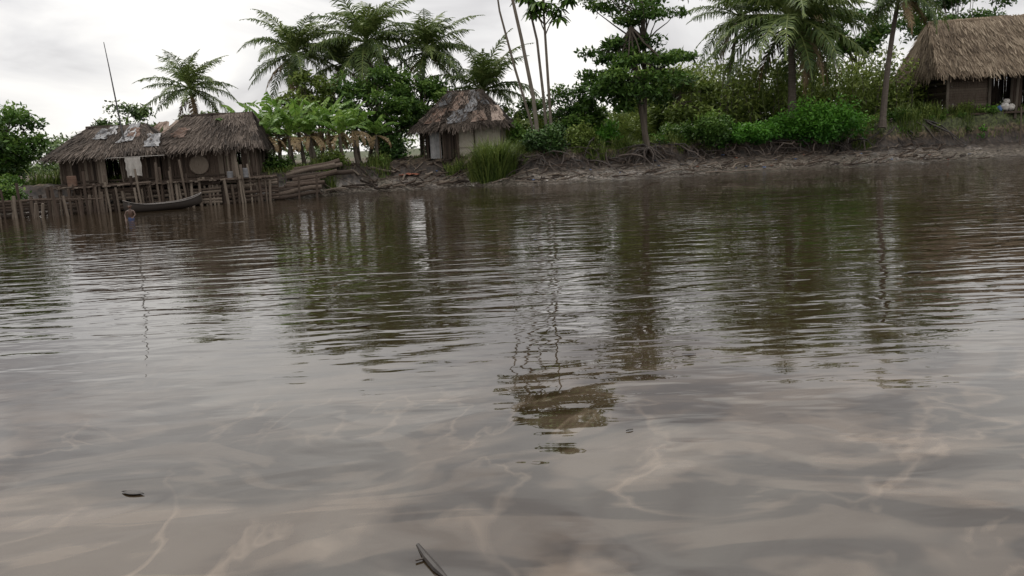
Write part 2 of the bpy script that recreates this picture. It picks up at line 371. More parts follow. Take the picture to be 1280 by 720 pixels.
palm('coconut_palm', (18.8, 67, 2.3), (20.0, 67, 12.2), 5.6, 28, 3, lowest=-30, bow=(-.3, 0))
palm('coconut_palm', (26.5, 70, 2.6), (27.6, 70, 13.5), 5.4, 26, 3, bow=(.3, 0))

# ------------------------------------------------------------ broadleaf trees
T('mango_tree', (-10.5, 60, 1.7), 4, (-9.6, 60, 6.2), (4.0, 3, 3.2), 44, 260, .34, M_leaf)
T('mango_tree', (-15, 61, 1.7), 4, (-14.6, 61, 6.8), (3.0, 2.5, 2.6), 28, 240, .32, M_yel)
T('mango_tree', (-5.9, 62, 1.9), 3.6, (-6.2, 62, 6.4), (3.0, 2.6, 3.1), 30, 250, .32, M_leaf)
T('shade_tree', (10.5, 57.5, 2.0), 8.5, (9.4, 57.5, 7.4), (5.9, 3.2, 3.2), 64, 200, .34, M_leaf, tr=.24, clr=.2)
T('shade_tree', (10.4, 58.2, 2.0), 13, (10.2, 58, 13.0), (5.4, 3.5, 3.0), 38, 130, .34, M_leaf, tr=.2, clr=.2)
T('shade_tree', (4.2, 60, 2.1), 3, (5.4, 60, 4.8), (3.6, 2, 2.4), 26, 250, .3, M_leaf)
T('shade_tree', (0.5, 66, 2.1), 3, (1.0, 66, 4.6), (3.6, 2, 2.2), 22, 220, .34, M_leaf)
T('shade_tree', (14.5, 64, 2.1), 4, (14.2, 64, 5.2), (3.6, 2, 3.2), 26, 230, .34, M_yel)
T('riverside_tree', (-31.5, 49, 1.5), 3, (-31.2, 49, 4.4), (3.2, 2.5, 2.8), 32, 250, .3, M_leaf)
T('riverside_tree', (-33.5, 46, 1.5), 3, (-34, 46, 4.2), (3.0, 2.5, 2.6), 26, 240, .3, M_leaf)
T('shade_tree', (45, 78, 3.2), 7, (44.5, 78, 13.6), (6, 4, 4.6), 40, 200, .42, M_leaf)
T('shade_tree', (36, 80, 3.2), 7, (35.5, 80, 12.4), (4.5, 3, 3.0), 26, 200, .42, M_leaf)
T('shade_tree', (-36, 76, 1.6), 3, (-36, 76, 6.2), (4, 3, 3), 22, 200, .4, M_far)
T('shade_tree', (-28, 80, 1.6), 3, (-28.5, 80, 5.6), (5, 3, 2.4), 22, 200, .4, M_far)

# umbrella trees: tall thin stems with radial leaf clusters
def umbrella(name, stems, clusters):
    mb = MB()
    for s in stems:
        s = np.array(s, float); mb.tube(s, np.linspace(.13, .05, len(s)), 7, .75, 0)
    for (st, c, sz) in clusters:
        c = np.array(c, float); st = np.array(st, float)
        mb.tube(curve(st, c, 5, .05), np.linspace(.05, .03, 5), 5, .7, 0, cap=False)
        for j in range(4):
            cc = c+rng.normal(size=3)*[.35, .35, .2]*sz; a0 = rng.uniform(0, TAU); k = 10
            for i in range(k):
                a = a0+i*TAU/k; d = np.array([math.cos(a), math.sin(a), rng.uniform(-.5, .15)]); d = norm(d)
                sd = np.cross(d, [0, 0, 1.]); sd = norm(sd)*.13*sz; Ln = sz*rng.uniform(.6, .95)
                m_ = cc+d*Ln*.55; e = cc+d*Ln+np.array([0, 0, -.25*sz])
                rn = np.clip(.5+rng.normal()*.2, 0, 1)
                mb.quads([[cc, cc, m_+sd, m_-sd], [m_-sd, m_+sd, e+sd*.3, e-sd*.3]], rn, 1)
    mb.obj(name, [M_bark, M_leaf])
st1 = [(3.5, 58, 2), (3.4, 58, 6), (3.3, 58, 10), (3.2, 58, 14), (3.4, 58, 18.5)]
st2 = [(3.2, 58.2, 2), (3.0, 58.2, 6), (2.7, 58.2, 10), (1.9, 58.2, 14), (1.0, 58.2, 17)]
cl = []
for q, z in (((2.6, 57.6, 12.0), 10.5), ((4.0, 57.8, 11.7), 10.3), ((3.3, 57.5, 12.7), 10.5), ((4.9, 58.3, 12.8), 11), ((2.1, 58.3, 13.0), 11)):
    cl.append(((3.3, 58, z), q, 1.1))
for i in range(34):
    a = rng.uniform(0, TAU); rr = rng.uniform(.3, 4.3); z = 19.5-rr*rr*.12+rng.uniform(-1.5, .6)
    cl.append(((3.3, 58, 16.5), (3.3+math.cos(a)*rr, 58+math.sin(a)*rr*.8, z), 1.25))
umbrella('umbrella_tree', [st1, st2], cl)
mb = MB()
mb.tube([(2.5, 57, 2), (2.2, 57, 6), (1.55, 57, 10), (.8, 57, 14), (.4, 57, 17)], [.16, .14, .12, .1, .06], 8, .8)
mb.tube([(2.3, 57.3, 3), (1.0, 57.3, 8), (.1, 57.3, 12), (-.3, 57.3, 16)], [.1, .09, .07, .04], 7, .7)
for i in range(10):
    c = np.array([.3+rng.normal()*.9, 57+rng.normal()*.7, 16.5+rng.normal()*.6]); mb.tube(curve((.4, 57, 16), c, 4, .05), .03, 4, .5, 0, cap=False)
    pts, zz = clump_pts(c, [.6, .6, .4], 60); leaf_quads(mb, pts, .35, np.clip(.4+rng.normal(size=60)*.15, 0, 1), 1)
mb.obj('leaning_tree', [M_bark, M_leaf])

for (x, y, Hh) in [(-17.2, 52, 5.4), (-16.0, 51.5, 4.7), (-15.2, 53, 5.6), (-14.3, 51.8, 4.4), (-13.6, 53.2, 5.4), (-12.6, 52.4, 4.5), (-11.9, 54, 5.2), (-11.1, 53.6, 4.4), (-10.3, 55, 5.0), (-16.6, 54, 5.8), (-13.0, 55.5, 5.6), (-9.3, 57, 4.2), (-14.8, 55.0, 5.4)]:
    banana('banana_plant', (x, y, G(x, y)), Hh)
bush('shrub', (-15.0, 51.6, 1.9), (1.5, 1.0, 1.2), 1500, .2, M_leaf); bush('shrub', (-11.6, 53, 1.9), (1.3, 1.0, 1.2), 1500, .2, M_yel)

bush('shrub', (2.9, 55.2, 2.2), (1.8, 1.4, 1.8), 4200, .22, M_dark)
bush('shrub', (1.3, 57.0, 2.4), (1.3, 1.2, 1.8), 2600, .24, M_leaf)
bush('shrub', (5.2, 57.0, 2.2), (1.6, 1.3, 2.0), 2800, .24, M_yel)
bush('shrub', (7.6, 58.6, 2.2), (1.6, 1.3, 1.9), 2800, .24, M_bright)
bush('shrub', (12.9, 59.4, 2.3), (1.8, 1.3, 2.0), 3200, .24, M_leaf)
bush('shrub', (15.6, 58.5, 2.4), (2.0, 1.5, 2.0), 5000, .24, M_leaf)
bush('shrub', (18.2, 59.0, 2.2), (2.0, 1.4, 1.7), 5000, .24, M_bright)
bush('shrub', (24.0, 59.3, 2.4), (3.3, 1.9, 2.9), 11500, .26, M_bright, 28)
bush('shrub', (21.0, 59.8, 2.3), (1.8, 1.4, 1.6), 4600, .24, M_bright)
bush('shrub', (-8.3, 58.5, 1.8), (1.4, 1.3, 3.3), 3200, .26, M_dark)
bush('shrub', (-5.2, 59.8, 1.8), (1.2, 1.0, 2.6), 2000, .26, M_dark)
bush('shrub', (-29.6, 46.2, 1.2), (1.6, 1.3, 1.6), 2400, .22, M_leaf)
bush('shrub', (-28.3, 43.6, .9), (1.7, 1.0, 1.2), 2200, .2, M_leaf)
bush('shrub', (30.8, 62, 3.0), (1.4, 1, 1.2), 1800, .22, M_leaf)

# low weeds along the bank edge
mb = MB()
for i in range(300):
    x = rng.uniform(-9, 40); y = shore(x)+np.interp(x, WX, WW)+rng.uniform(.7, 4.0)
    if fbm(x*.3, 7.7, 31) < .40: continue
    k = int(rng.uniform(40, 130)); r_ = rng.uniform(.25, .7); pts, zz = clump_pts((x, y, G(x, y)+r_*.5), (r_, r_, r_*.8), k)
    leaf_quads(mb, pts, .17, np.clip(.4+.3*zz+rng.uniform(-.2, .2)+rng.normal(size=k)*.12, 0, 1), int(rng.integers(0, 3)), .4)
mb.obj('bank_weeds', [M_leaf, M_yel, M_bright])

# thicket of young bamboo / raffia
mb = MB()
for i in range(270):
    x = rng.uniform(11, 36); y = rng.uniform(65, 74); z0 = 2.5; Hh = rng.uniform(3.3, 6.8)*(1 if x < 33 else .8)
    e = np.array([x+rng.normal()*.8, y, z0+Hh]); P = curve((x, y, z0), e, 5, .06)
    mb.tube(P, np.linspace(.045, .015, 5), 4, .7, 0, cap=False)
    k = 180; t = rng.uniform(.05, 1, k); B = np.stack([np.interp(t, np.linspace(0, 1, 5), P[:, j]) for j in range(3)], 1)+rng.normal(size=(k, 3))*[.5, .5, .3]
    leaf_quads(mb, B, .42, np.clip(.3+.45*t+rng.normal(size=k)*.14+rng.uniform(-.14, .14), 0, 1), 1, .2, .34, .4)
mb.obj('bamboo_thicket', [M_bark, M_yel])
mb = MB()
for i in range(75):
    x = rng.uniform(-4, 13); y = rng.uniform(62, 70); Hh = rng.uniform(2.2, 4.4)
    for j in range(5):
        frond(mb, np.array([x, y, 2.1]), rng.uniform(0, TAU), math.radians(rng.uniform(60, 88)), Hh*1.1, math.radians(60), 1, sc=.9, nl=22, llen=.6, tone=.1, wd=.055)
mb.obj('raffia_palm_thicket', [M_bark, M_yel])

mb = MB()
for i in range(340):
    x = rng.uniform(-120, 150); y = rng.uniform(86, 104)+abs(x)*.1
    top = 4.8+2.2*vnoise(x*.12, 3.3, 4)+(1.5 if x > 8 else 0)
    c = np.array([x, y, rng.uniform(1.5, top)]); n = 200; pts, zz = clump_pts(c, [2.6, 2, 1.5], n)
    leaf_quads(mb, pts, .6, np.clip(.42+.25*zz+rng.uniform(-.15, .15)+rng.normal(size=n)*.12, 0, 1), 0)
mb.obj('distant_tree_line', [M_far])

# ------------------------------------------------------------ grass
n = 90000; x = rng.uniform(-45, 60, n); y = shore(x)+np.interp(x, WX, WW)+rng.uniform(.6, 12, n)
dens = fbm(x*.35, y*.35, 21); k = dens > .44
x = x[k]; y = y[k]; P = np.stack([x, y, ground(x, y)-.02], 1)
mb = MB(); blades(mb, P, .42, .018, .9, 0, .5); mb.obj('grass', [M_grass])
def tuft(x, y, Hh, r, n, tone=.5):
    mb = MB(); a = rng.uniform(0, TAU, n); rr = r*np.sqrt(rng.uniform(0, 1, n)); X = x+np.cos(a)*rr; Y = y+np.sin(a)*rr
    P = np.stack([X, Y, ground(X, Y)-.05], 1); blades(mb, P, Hh, .024, 1.25, 0, tone)
    for i in range(n//60):
        c = np.array([x+rng.normal()*r*.7, y+rng.normal()*r*.5, G(x, y)+rng.uniform(.1, .6)*Hh]); pts, zz = clump_pts(c, [.35, .35, .3], 30)
        leaf_quads(mb, pts, .2, np.clip(.45+rng.normal(size=30)*.15, 0, 1), 0, .3, .25)
    mb.obj('grass_tuft', [M_grass])
tuft(-1.0, 52.9, 2.9, 1.0, 1300, .45); tuft(-.1, 53.6, 2.3, .7, 500, .5); tuft(-1.9, 53.5, 1.9, .6, 300, .65)
for (a, b_, c_, d_) in [(-9.0, 56, 1.1, .8), (-3.6, 56, 1.0, .7), (6.5, 56.5, 1.0, .8), (12.6, 58.5, 1.1, .8), (27.5, 60.6, 1.1, .9), (31.5, 61.5, 1.6, .9), (36, 62, 1.1, 1.0), (33.5, 61.6, 1.5, .8), (-27.5, 47, 1.2, .8), (-12, 52, 1.2, .7), (8.5, 58.0, 1.1, .8), (0.9, 55.6, 1.2, .8)]:
    tuft(a, b_, c_, d_, 260, .5)

# ------------------------------------------------------------ houses
def bil(a, b, c, d, u, v):
    u = np.asarray(u)[..., None]; v = np.asarray(v)[..., None]
    return (a*(1-u)+b*u)*(1-v)+(d*(1-u)+c*u)*v
def thatch(mb, a, b, c, d, ns=2200, ln=.7, mat=0, thick=.12, w=.03, tone=.5):
    a, b, c, d = [np.array(q, float) for q in (a, b, c, d)]
    nrm = norm(np.cross(b-a, d-a)); nrm = nrm if nrm[2] > 0 else -nrm
    nu, nv = 26, 10; U, V = np.meshgrid(np.linspace(0, 1, nu), np.linspace(0, 1, nv), indexing='ij')
    P = bil(a, b, c, d, U, V); P = P+nrm*(rng.normal(size=(nu, nv))*.035)[..., None]
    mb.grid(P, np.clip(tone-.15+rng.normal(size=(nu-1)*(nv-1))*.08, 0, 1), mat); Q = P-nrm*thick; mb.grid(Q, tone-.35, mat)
    u = rng.uniform(0, 1, ns); v = rng.uniform(.0, 1, ns); L_ = np.linalg.norm(d-a)
    top = bil(a, b, c, d, u, v); dn = norm(bil(a, b, c, d, u, v*0)-bil(a, b, c, d, u, v*0+1))
    dn = norm(dn+rng.normal(size=(ns, 3))*.12)
    ll = (ln*rng.uniform(.4, 1.25, ns))[:, None]; e = top+dn*ll+nrm*rng.uniform(-.02, .09, ns)[:, None]
    top = top+nrm*rng.uniform(.03, .1, ns)[:, None]; sd = norm(np.cross(dn, nrm))*w*rng.uniform(.6, 1.6, ns)[:, None]
    e[:, 2] -= .03
    pt = (fbm(u*np.linalg.norm(b-a)*.8, v*L_*1.1, int(a[0]*7) % 50)-.47)*.9
    lay = .08*np.sin(v*L_*9)+tone+pt
    mb.quads(np.stack([top-sd, top+sd, e+sd*.5, e-sd*.5], 1), np.clip(lay+rng.normal(size=ns)*.16, 0, 1), mat)
def sheet(mb, a, b, c, d, rect, mat, off=.14, tone=.5):
    a, b, c, d = [np.array(q, float) for q in (a, b, c, d)]; nrm = norm(np.cross(b-a, d-a)); nrm = nrm if nrm[2] > 0 else -nrm
    u0, u1, v0, v1 = rect; U, V = np.meshgrid(np.linspace(u0, u1, 9), np.linspace(v0, v1, 8), indexing='ij')
    U = U+rng.normal(size=U.shape)*.008+(V-v0)*rng.uniform(-.25, .25); V = V+(U-u0)*rng.uniform(-.3, .3)
    mb.grid(bil(a, b, c, d, U, np.clip(V, -.05, 1))+nrm*(off+rng.normal(size=U.shape)*.03)[..., None], np.clip(tone+rng.normal(size=56)*.06, 0, 1), mat)
def planks(mb, p0, p1, z0, z1, w=.16, skip=(), mat=0, tone=.45, zj=.06, horiz=False):
    p0 = np.array(p0, float); p1 = np.array(p1, float); Ln = np.linalg.norm(p1-p0); d = (p1-p0)/Ln; az = math.atan2(d[1], d[0])
    if horiz:
        z = z0
        while z < z1:
            h_ = w*rng.uniform(.8, 1.15); c = (p0+p1)/2
            mb.box((c[0]+rng.normal()*.03, c[1]-rng.uniform(0, .02), z+h_/2), (Ln*rng.uniform(.97, 1.02), .03, h_*.92), rotm(rng.normal()*.03, rng.normal()*.008, az), np.clip(tone+rng.normal()*.17, 0, 1), mat); z += h_
        return
    s = 0
    while s < Ln:
        ww = w*rng.uniform(.7, 1.3)
        if not any(a < s+ww/2 < b for a, b in skip):
            c = p0+d*(s+ww/2); t = z1+rng.normal()*zj; bz = z0-rng.uniform(0, zj*2)
            mb.box((c[0], c[1]+rng.normal()*.008, (bz+t)/2), (ww*.93, .03, t-bz), rotm(0, rng.normal()*.012, az), np.clip(tone+rng.normal()*.17, 0, 1), mat)
        s += ww
def posts(mb, pts, z0, z1, r=.06, mat=0, j=.1):
    for q in pts:
        mb.tube(curve((q[0], q[1], z0), (q[0]+rng.normal()*j*.5, q[1]+rng.normal()*j*.3, z1+rng.normal()*j), 4, .01), r*rng.uniform(.8, 1.2), 6, rng.uniform(.3, .75), mat)

def plank_house(name, loc, rz, W, D, zf, ze, zr, r0, r1, tmat, door, tone=.45, patches=(), ov=.55):
    e = empty(name, loc, rz); h = W/2
    mb = MB(); planks(mb, (-h, 0), (h, 0), zf, ze+.25, skip=[(door[0]+h, door[1]+h)], tone=tone)
    planks(mb, (h, 0), (h, D), zf, ze+.25, tone=tone); planks(mb, (-h, 0), (-h, D), zf, ze+.25, tone=tone); planks(mb, (-h, D), (h, D), zf, ze+.25, tone=tone)
    posts(mb, [(-h-.05, -.08), (h+.05, -.08), (door[0]-.05, -.08), (door[1]+.05, -.08)], zf-.2, ze+.2)
    mb.box((0, -.06, ze-.05), (W, .06, .08), None, .6); mb.box((0, -.05, zf+.15), (W, .05, .1), None, .3)
    mb.obj('walls', [M_wood], e)
    mb = MB(); mb.box((0, D/2, zf-.03), (W+.5, D+1.0, .08), None, .4)
    posts(mb, [(x_, y_) for x_ in np.linspace(-h, h, 6) for y_ in (-.4, D/2, D)], -.6, zf, .07)
    mb.obj('floor_platform', [M_wood], e)
    mb = MB(); planks(mb, (door[0]+.05, -.25), (door[0]+.6, -.55), zf, ze-.1, tone=.7); mb.obj('door', [M_wood], e)
    mb = MB(); a = (-h-ov, -ov, ze); b = (h+ov, -ov, ze+.1); c = (r1, D/2, zr+.08); d = (r0, D/2, zr-.05); a2 = (-h-ov, D+ov, ze); b2 = (h+ov, D+ov, ze)
    thatch(mb, a, b, c, d, 5600, tone=.5); thatch(mb, b2, a2, d, c, 2500); thatch(mb, a2, a, d, d, 2200); thatch(mb, b, b2, c, c, 2200)
    mb.tube(curve((r0-.1, D/2, zr+.03), (r1+.1, D/2, zr+.07), 6, .02), .1, 6, .4, 0)
    for (rect, mt, tn) in patches: sheet(mb, a, b, c, d, rect, mt, tone=tn)
    mb.obj('roof', [tmat, M_tarp, M_rust], e, loc=(0, 0, 0))
    return e, h

h1, _ = plank_house('stilt_house', (-23.3, 46.2, 0), math.radians(6), 5.3, 4.2, 1.55, 3.2, 4.85, -1.7, 1.7, M_thatch, (-.6, .7), patches=[((.58, .76, .3, .95), 1, .6), ((.3, .46, .5, .9), 1, .4), ((.86, .99, .1, .6), 1, .5), ((.7, .84, .5, .85), 2, .4), ((.44, .56, .62, .95), 1, .75)])
h2_, _ = plank_house('stilt_house', (-17.9, 47.6, 0), math.radians(9), 5.3, 4.4, 1.55, 3.35, 5.35, -1.6, 2.4, M_thatch, (1.0, 1.9), tone=.5, patches=[((.1, .25, .3, .6), 2, .25)])
mb = MB(); th = np.linspace(0, TAU, 25)
P = np.array([[(-.6+rr*math.cos(t)), -.12-.1*(1-rr/.55), 2.35+rr*math.sin(t)] for rr in (.02, .2, .4, .5, .55) for t in th]).reshape(5, 25, 3); mb.grid(P, .85)
mb.tube(np.array([[-.6+.56*math.cos(t), -.12, 2.35+.56*math.sin(t)] for t in th]), .03, 5, .6, cap=False)
mb.obj('round_basket', [M_wood], h2_)
mb = MB(); mb.tube(curve((.4, .9, 4.0), (.0, .9, 9.6), 5, .01), [.05, .045, .04, .03, .02], 6, .3)
mb.obj('mast', [M_metal], None, loc=(-22.9, 45.9, 0))
mb = MB(); U, V = np.meshgrid(np.linspace(0, 1, 14), np.linspace(0, 1, 8), indexing='ij')
P = np.stack([-.45+U*.9+.03*rng.normal(size=U.shape), -.06+.08*np.sin(U*16)*(.3+V), 2.95-V*1.1-.08*np.sin(U*7)*V], -1); mb.grid(P, .3)
mb.tube([(-1.6, 0, 2.97), (1.8, 0, 2.99)], .012, 4, .2); mb.obj('hanging_cloth', [M_white], None, smooth=True, loc=(-21.3, 45.1, 0))
e = empty('shed', (-24.0, 56, 0)); mb = MB(); planks(mb, (-1.6, 0), (1.6, 0), 1.5, 4.1); planks(mb, (1.6, 0), (1.6, 3), 1.5, 4.1); planks(mb, (-1.6, 0), (-1.6, 3), 1.5, 4.1); mb.obj('walls', [M_wood], e)
mb = MB()
for i in range(9):
    u0 = i/9; sheet(mb, (-2, -.3, 4.1), (2.6, -.3, 4.1), (2.3, 1.5, 5.7), (-1.5, 1.5, 5.5), (u0, u0+.12, 0, 1), 0, off=.02+.02*(i % 2), tone=rng.uniform(.6, 1))
sheet(mb, (2.6, 3.3, 4.1), (-2, 3.3, 4.1), (-1.5, 1.5, 5.5), (2.3, 1.5, 5.7), (0, 1, 0, 1), 0, off=0)
mb.obj('roof', [M_rust], e)

# middle hut
e = empty('mud_hut', (-3.05, 57.3, 0), math.radians(-6)); zf = 1.95
mb = MB(); planks(mb, (-2.7, 0), (-.35, 0), zf, 4.3, skip=[(.1, 1.15)], tone=.35); mb.obj('front_planks', [M_wood], e)
mb = MB(); nx, nz = 16, 10
for (p0, p1) in (((-.3, 0), (2.75, -.0)), ((2.75, 0), (2.75, 4)), ((-2.75, 4), (-2.75, 0)), ((2.75, 4), (-2.75, 4))):
    U, V = np.meshgrid(np.linspace(0, 1, nx), np.linspace(0, 1, nz), indexing='ij')
    P = np.stack([p0[0]+(p1[0]-p0[0])*U+rng.normal(size=U.shape)*.012, p0[1]+(p1[1]-p0[1])*U+rng.normal(size=U.shape)*.012, zf-.1+V*2.4], -1); mb.grid(P, .6)
mb.box((1.2, -.05, 2.65), (3.0, .05, .06), None, .1); mb.obj('mud_walls', [M_plaster], e)
mb = MB(); planks(mb, (-1.35, -.1), (-.7, -.18), 2.0, 4.0, w=.14, tone=.15); mb.obj('door', [M_wood], e)
mb = MB(); U, V = np.meshgrid(np.linspace(0, 1, 12), np.linspace(0, 1, 6), indexing='ij'); mb.grid(np.stack([-2.4+U*.8, -.12+.02*np.cos(U*40)+U*.1, 1.95+V*1.9], -1), .7); mb.obj('zinc_panel', [M_tarp], e)
mb = MB(); posts(mb, [(-2.8, -.35), (-.3, -.3), (2.9, -.3), (-1.6, -.5), (.9, -.1)], 1.7, 4.3, .05); mb.obj('posts', [M_wood], e)
mb = MB(); a = (-3.6, -.8, 4.05); b = (3.45, -.8, 4.25); c = (1.35, 2, 6.75); d = (-1.2, 2, 6.7); a2 = (-3.6, 4.8, 4.1); b2 = (3.45, 4.8, 4.3)
thatch(mb, a, b, c, d, 3600, mat=0); thatch(mb, b2, a2, d, c, 1200); thatch(mb, a2, a, d, d, 1500); thatch(mb, b, b2, c, c, 1500)
for rect, mt, tn in [((.10, .28, .1, .5), 2, .6), ((.3, .45, .4, .95), 2, .7), ((.36, .58, .04, .4), 1, .35), ((.55, .72, .35, .98), 1, .6), ((.64, .8, .04, .35), 2, .7), ((.84, .97, .04, .5), 2, .95), ((.05, .25, .55, .95), 1, .2), ((.82, .95, .55, .95), 1, .2), ((.46, .6, .55, .8), 2, .9), ((.2, .32, .05, .25), 0, .2)]:
    sheet(mb, a, b, c, d, rect, mt, off=.13+rng.uniform(0, .05), tone=tn)
u = rng.uniform(0, 1, 500); v = rng.uniform(0, 1, 500); A_, B_, C_, D_ = [np.array(q, float) for q in (a, b, c, d)]
s0 = bil(A_, B_, C_, D_, u, v)+[0, -.13, .14]; dd = norm(rng.normal(size=(500, 3))*[.6, .3, .3]+[0, -.6, -.5])*rng.uniform(.3, .9, 500)[:, None]
sw = np.array([.025, 0, 0]); mb.quads(np.stack([s0-sw, s0+sw, s0+dd+sw, s0+dd-sw], 1), rng.uniform(.1, .9, 500), 0)
mb.tube(curve((-1.3, 2, 6.8), (1.4, 2, 6.8), 6, .03), .1, 6, .4, 0)
mb.obj('roof', [M_thatch, M_tarp, M_rust], e)

# right thatched house
e = empty('thatched_house', (34.7, 62.8, 0), math.radians(-4)); zf = 3.35
mb = MB(); planks(mb, (.6, 0), (3.6, 0), zf, 6.9, w=.2, tone=.6, horiz=True); planks(mb, (5.4, 0), (12, 0), zf, 6.9, w=.2, tone=.5, skip=[(0.9, 2.0)])
planks(mb, (.6, 0), (.6, 6), zf, 6.9, tone=.4, horiz=True, w=.2); planks(mb, (.6, 6), (12, 6), zf, 6.9, tone=.4); planks(mb, (12, 0), (12, 6), zf, 6.9, tone=.4)
planks(mb, (3.6, 1.6), (5.4, 1.6), zf, 6.9, tone=.1)
mb.obj('walls', [M_wood], e)
mb = MB(); posts(mb, [(.1, -.9), (3.7, -.1), (5.3, -.9), (5.35, -.1), (8.5, -.9), (12, -.9)], 2.8, 6.9, .1); mb.obj('posts', [M_bark], e)
mb = MB(); mb.box((6.2, -.5, 3.3), (12.4, 1.2, .14), None, .4); mb.box((6.3, 3.0, 3.32), (11.6, 6, .1), None, .3); mb.obj('floor', [M_wood], e)
mb = MB(); a = (-.9, -1.3, 6.55); b = (13, -1.3, 6.55); c = (12.2, 3, 11.0); d = (.2, 3, 10.8); a2 = (-.9, 7.3, 6.55); b2 = (13, 7.3, 6.55)
for k in range(5):
    v0 = k/5; A_, B_, C_, D_ = [np.array(q, float) for q in (a, b, c, d)]
    thatch(mb, A_+(D_-A_)*v0+[0, 0, .05], B_+(C_-B_)*v0+[0, 0, .05], B_+(C_-B_)*(v0+.24), A_+(D_-A_)*(v0+.24), 3600, ln=1.0, thick=.1, w=.035, tone=.5)
thatch(mb, b2, a2, d, c, 3000, ln=.9); thatch(mb, a2, a, d, d, 2500, ln=.9); thatch(mb, b, b2, c, c, 800)
mb.tube(curve(d, c, 8, .04), .18, 7, .5); mb.obj('roof', [M_thatchT], e)
mb = MB()
for (x_, z_, s_, mt) in [(4.5, 3.72, .36, 0), (4.95, 3.66, .3, 0), (4.15, 3.62, .26, 1), (4.65, 4.12, .24, 0)]:
    u, v = np.meshgrid(np.linspace(0, TAU, 13), np.linspace(-1.5, 1.5, 8), indexing='ij'); rr = s_*(1+.2*rng.normal(size=u.shape)*.6); rr[-1] = rr[0]
    mb.grid(np.stack([x_+rr*np.cos(u)*np.cos(v), -.85+rr*np.sin(u)*np.cos(v), z_+rr*.9*np.sin(v)], -1), rng.uniform(.1, .7, 84), mt)
mb.obj('sacks', [M_white, M_blue], e, smooth=True)
mb = MB(); mb.tube(curve((38.3, 58.2, .8), (38.2, 58.2, 3.6), 4, .02), .05, 6, .6); mb.obj('bank_pole', [M_wood])

# ------------------------------------------------------------ palisade / jetty / posts
mb = MB(); line_ = [(-28.6, 41.6), (-24, 43.6), (-20.5, 44.6), (-17, 45.8), (-14.2, 47.6)]
lx = [q[0] for q in line_]; ly = [q[1] for q in line_]
for x_ in np.arange(-28.6, -14.2, .2):
    y_ = np.interp(x_, lx, ly)+rng.normal()*.12; tp = rng.uniform(1.1, 1.65)+(rng.uniform() < .15)*.7-(.35 if x_ < -25.6 else 0)
    mb.tube(curve((x_, y_, -.8), (x_+rng.normal()*.1, y_+rng.normal()*.08, tp), 4, .015), rng.uniform(.045, .09), 6, rng.uniform(.2, .95), 0)
for k in range(4):
    for z_ in (.15, .35, .55, .75, .9, 1.05, 1.25, 1.4):
        if k == 0 and z_ > 1: continue
        p0, p1 = line_[k], line_[k+1]; mb.tube(curve((p0[0]-.2, p0[1]+.16, z_+rng.normal()*.04), (p1[0]+.2, p1[1]+.16, z_+rng.normal()*.06), 5, .02), rng.uniform(.08, .12), 6, rng.uniform(.15, .8), 0)
for k in range(60):
    t = k/60; x_ = -25.4+t*11.1; y_ = np.interp(x_, lx, ly); mb.box((x_, y_+.9, 1.42+rng.normal()*.02), (.17, 2.3, .05), rotm(0, 0, rng.normal()*.03+.25), rng.uniform(.2, .8))
mb.obj('wooden_jetty', [M_wood])
mb = MB()
for i in range(13):
    x_ = -25.2+i*.27+rng.normal()*.1; y_ = 41.4+rng.normal()*.4+(i % 3)*.5
    mb.tube(curve((x_, y_, -1.2), (x_+rng.normal()*.16, y_, rng.uniform(.7, 1.65)), 4, .02), rng.uniform(.05, .08), 6, rng.uniform(.3, .8))
mb.tube(curve((-25.4, 41.4, .95), (-21.9, 42.2, .8), 5, .02), .05, 6, .5)
mb.obj('mooring_posts', [M_wood])
mb = MB()
for (x_, t_) in [(-19.8, 2.6), (-19.1, 2.1), (-18.4, 2.7), (-20.7, 2.3), (-15.7, 2.4)]:
    y_ = np.interp(x_, lx, ly)-.3; mb.tube(curve((x_, y_, -.8), (x_+rng.normal()*.15, y_, t_), 4, .02), .06, 6, rng.uniform(.4, .9))
mb.obj('jetty_poles', [M_wood])
mb = MB()
for i in range(11):
    z_ = .2+i*.165; y_ = 47.8+i*.24+rng.normal()*.05; x0 = -14.4+i*.09+rng.normal()*.15
    mb.tube(curve((x0, y_, z_-.1), (x0+2.9+rng.normal()*.4, y_+.6, z_+.2+rng.normal()*.1), 5, .03), rng.uniform(.08, .16), 8, rng.uniform(.2, .75))
for x_ in (-14.1, -12.8, -11.7): mb.tube([(x_, 47.9, -.4), (x_+.08, 48, 1.4)], .07, 6, .4)
mb.obj('log_pile', [M_wood])
def barrel(x_, y_, z_, r_, h_, mt, nm):
    mb = MB(); t = np.array([0, .05, .5, .95, 1, 1.0]); rr = np.array([.92, 1, 1.04, 1, .92, .8])*r_
    mb.tube(np.stack([0*t, 0*t, t*h_+np.arange(6)*.002], 1), rr, 14, .5); mb.tube([(0, 0, h_*.33), (0, 0, h_*.37)], r_*1.06, 14, .3); mb.tube([(0, 0, h_*.66), (0, 0, h_*.7)], r_*1.06, 14, .3)
    mb.obj(nm, [mt], None, loc=(x_, y_, z_))
barrel(-15.6, 46.9, 1.47, .22, .55, M_tarp, 'bucket'); barrel(-24.8, 44.8, 1.47, .25, .6, M_rust, 'barrel'); barrel(-16.4, 46.6, 1.47, .17, .4, M_tarp, 'bucket')

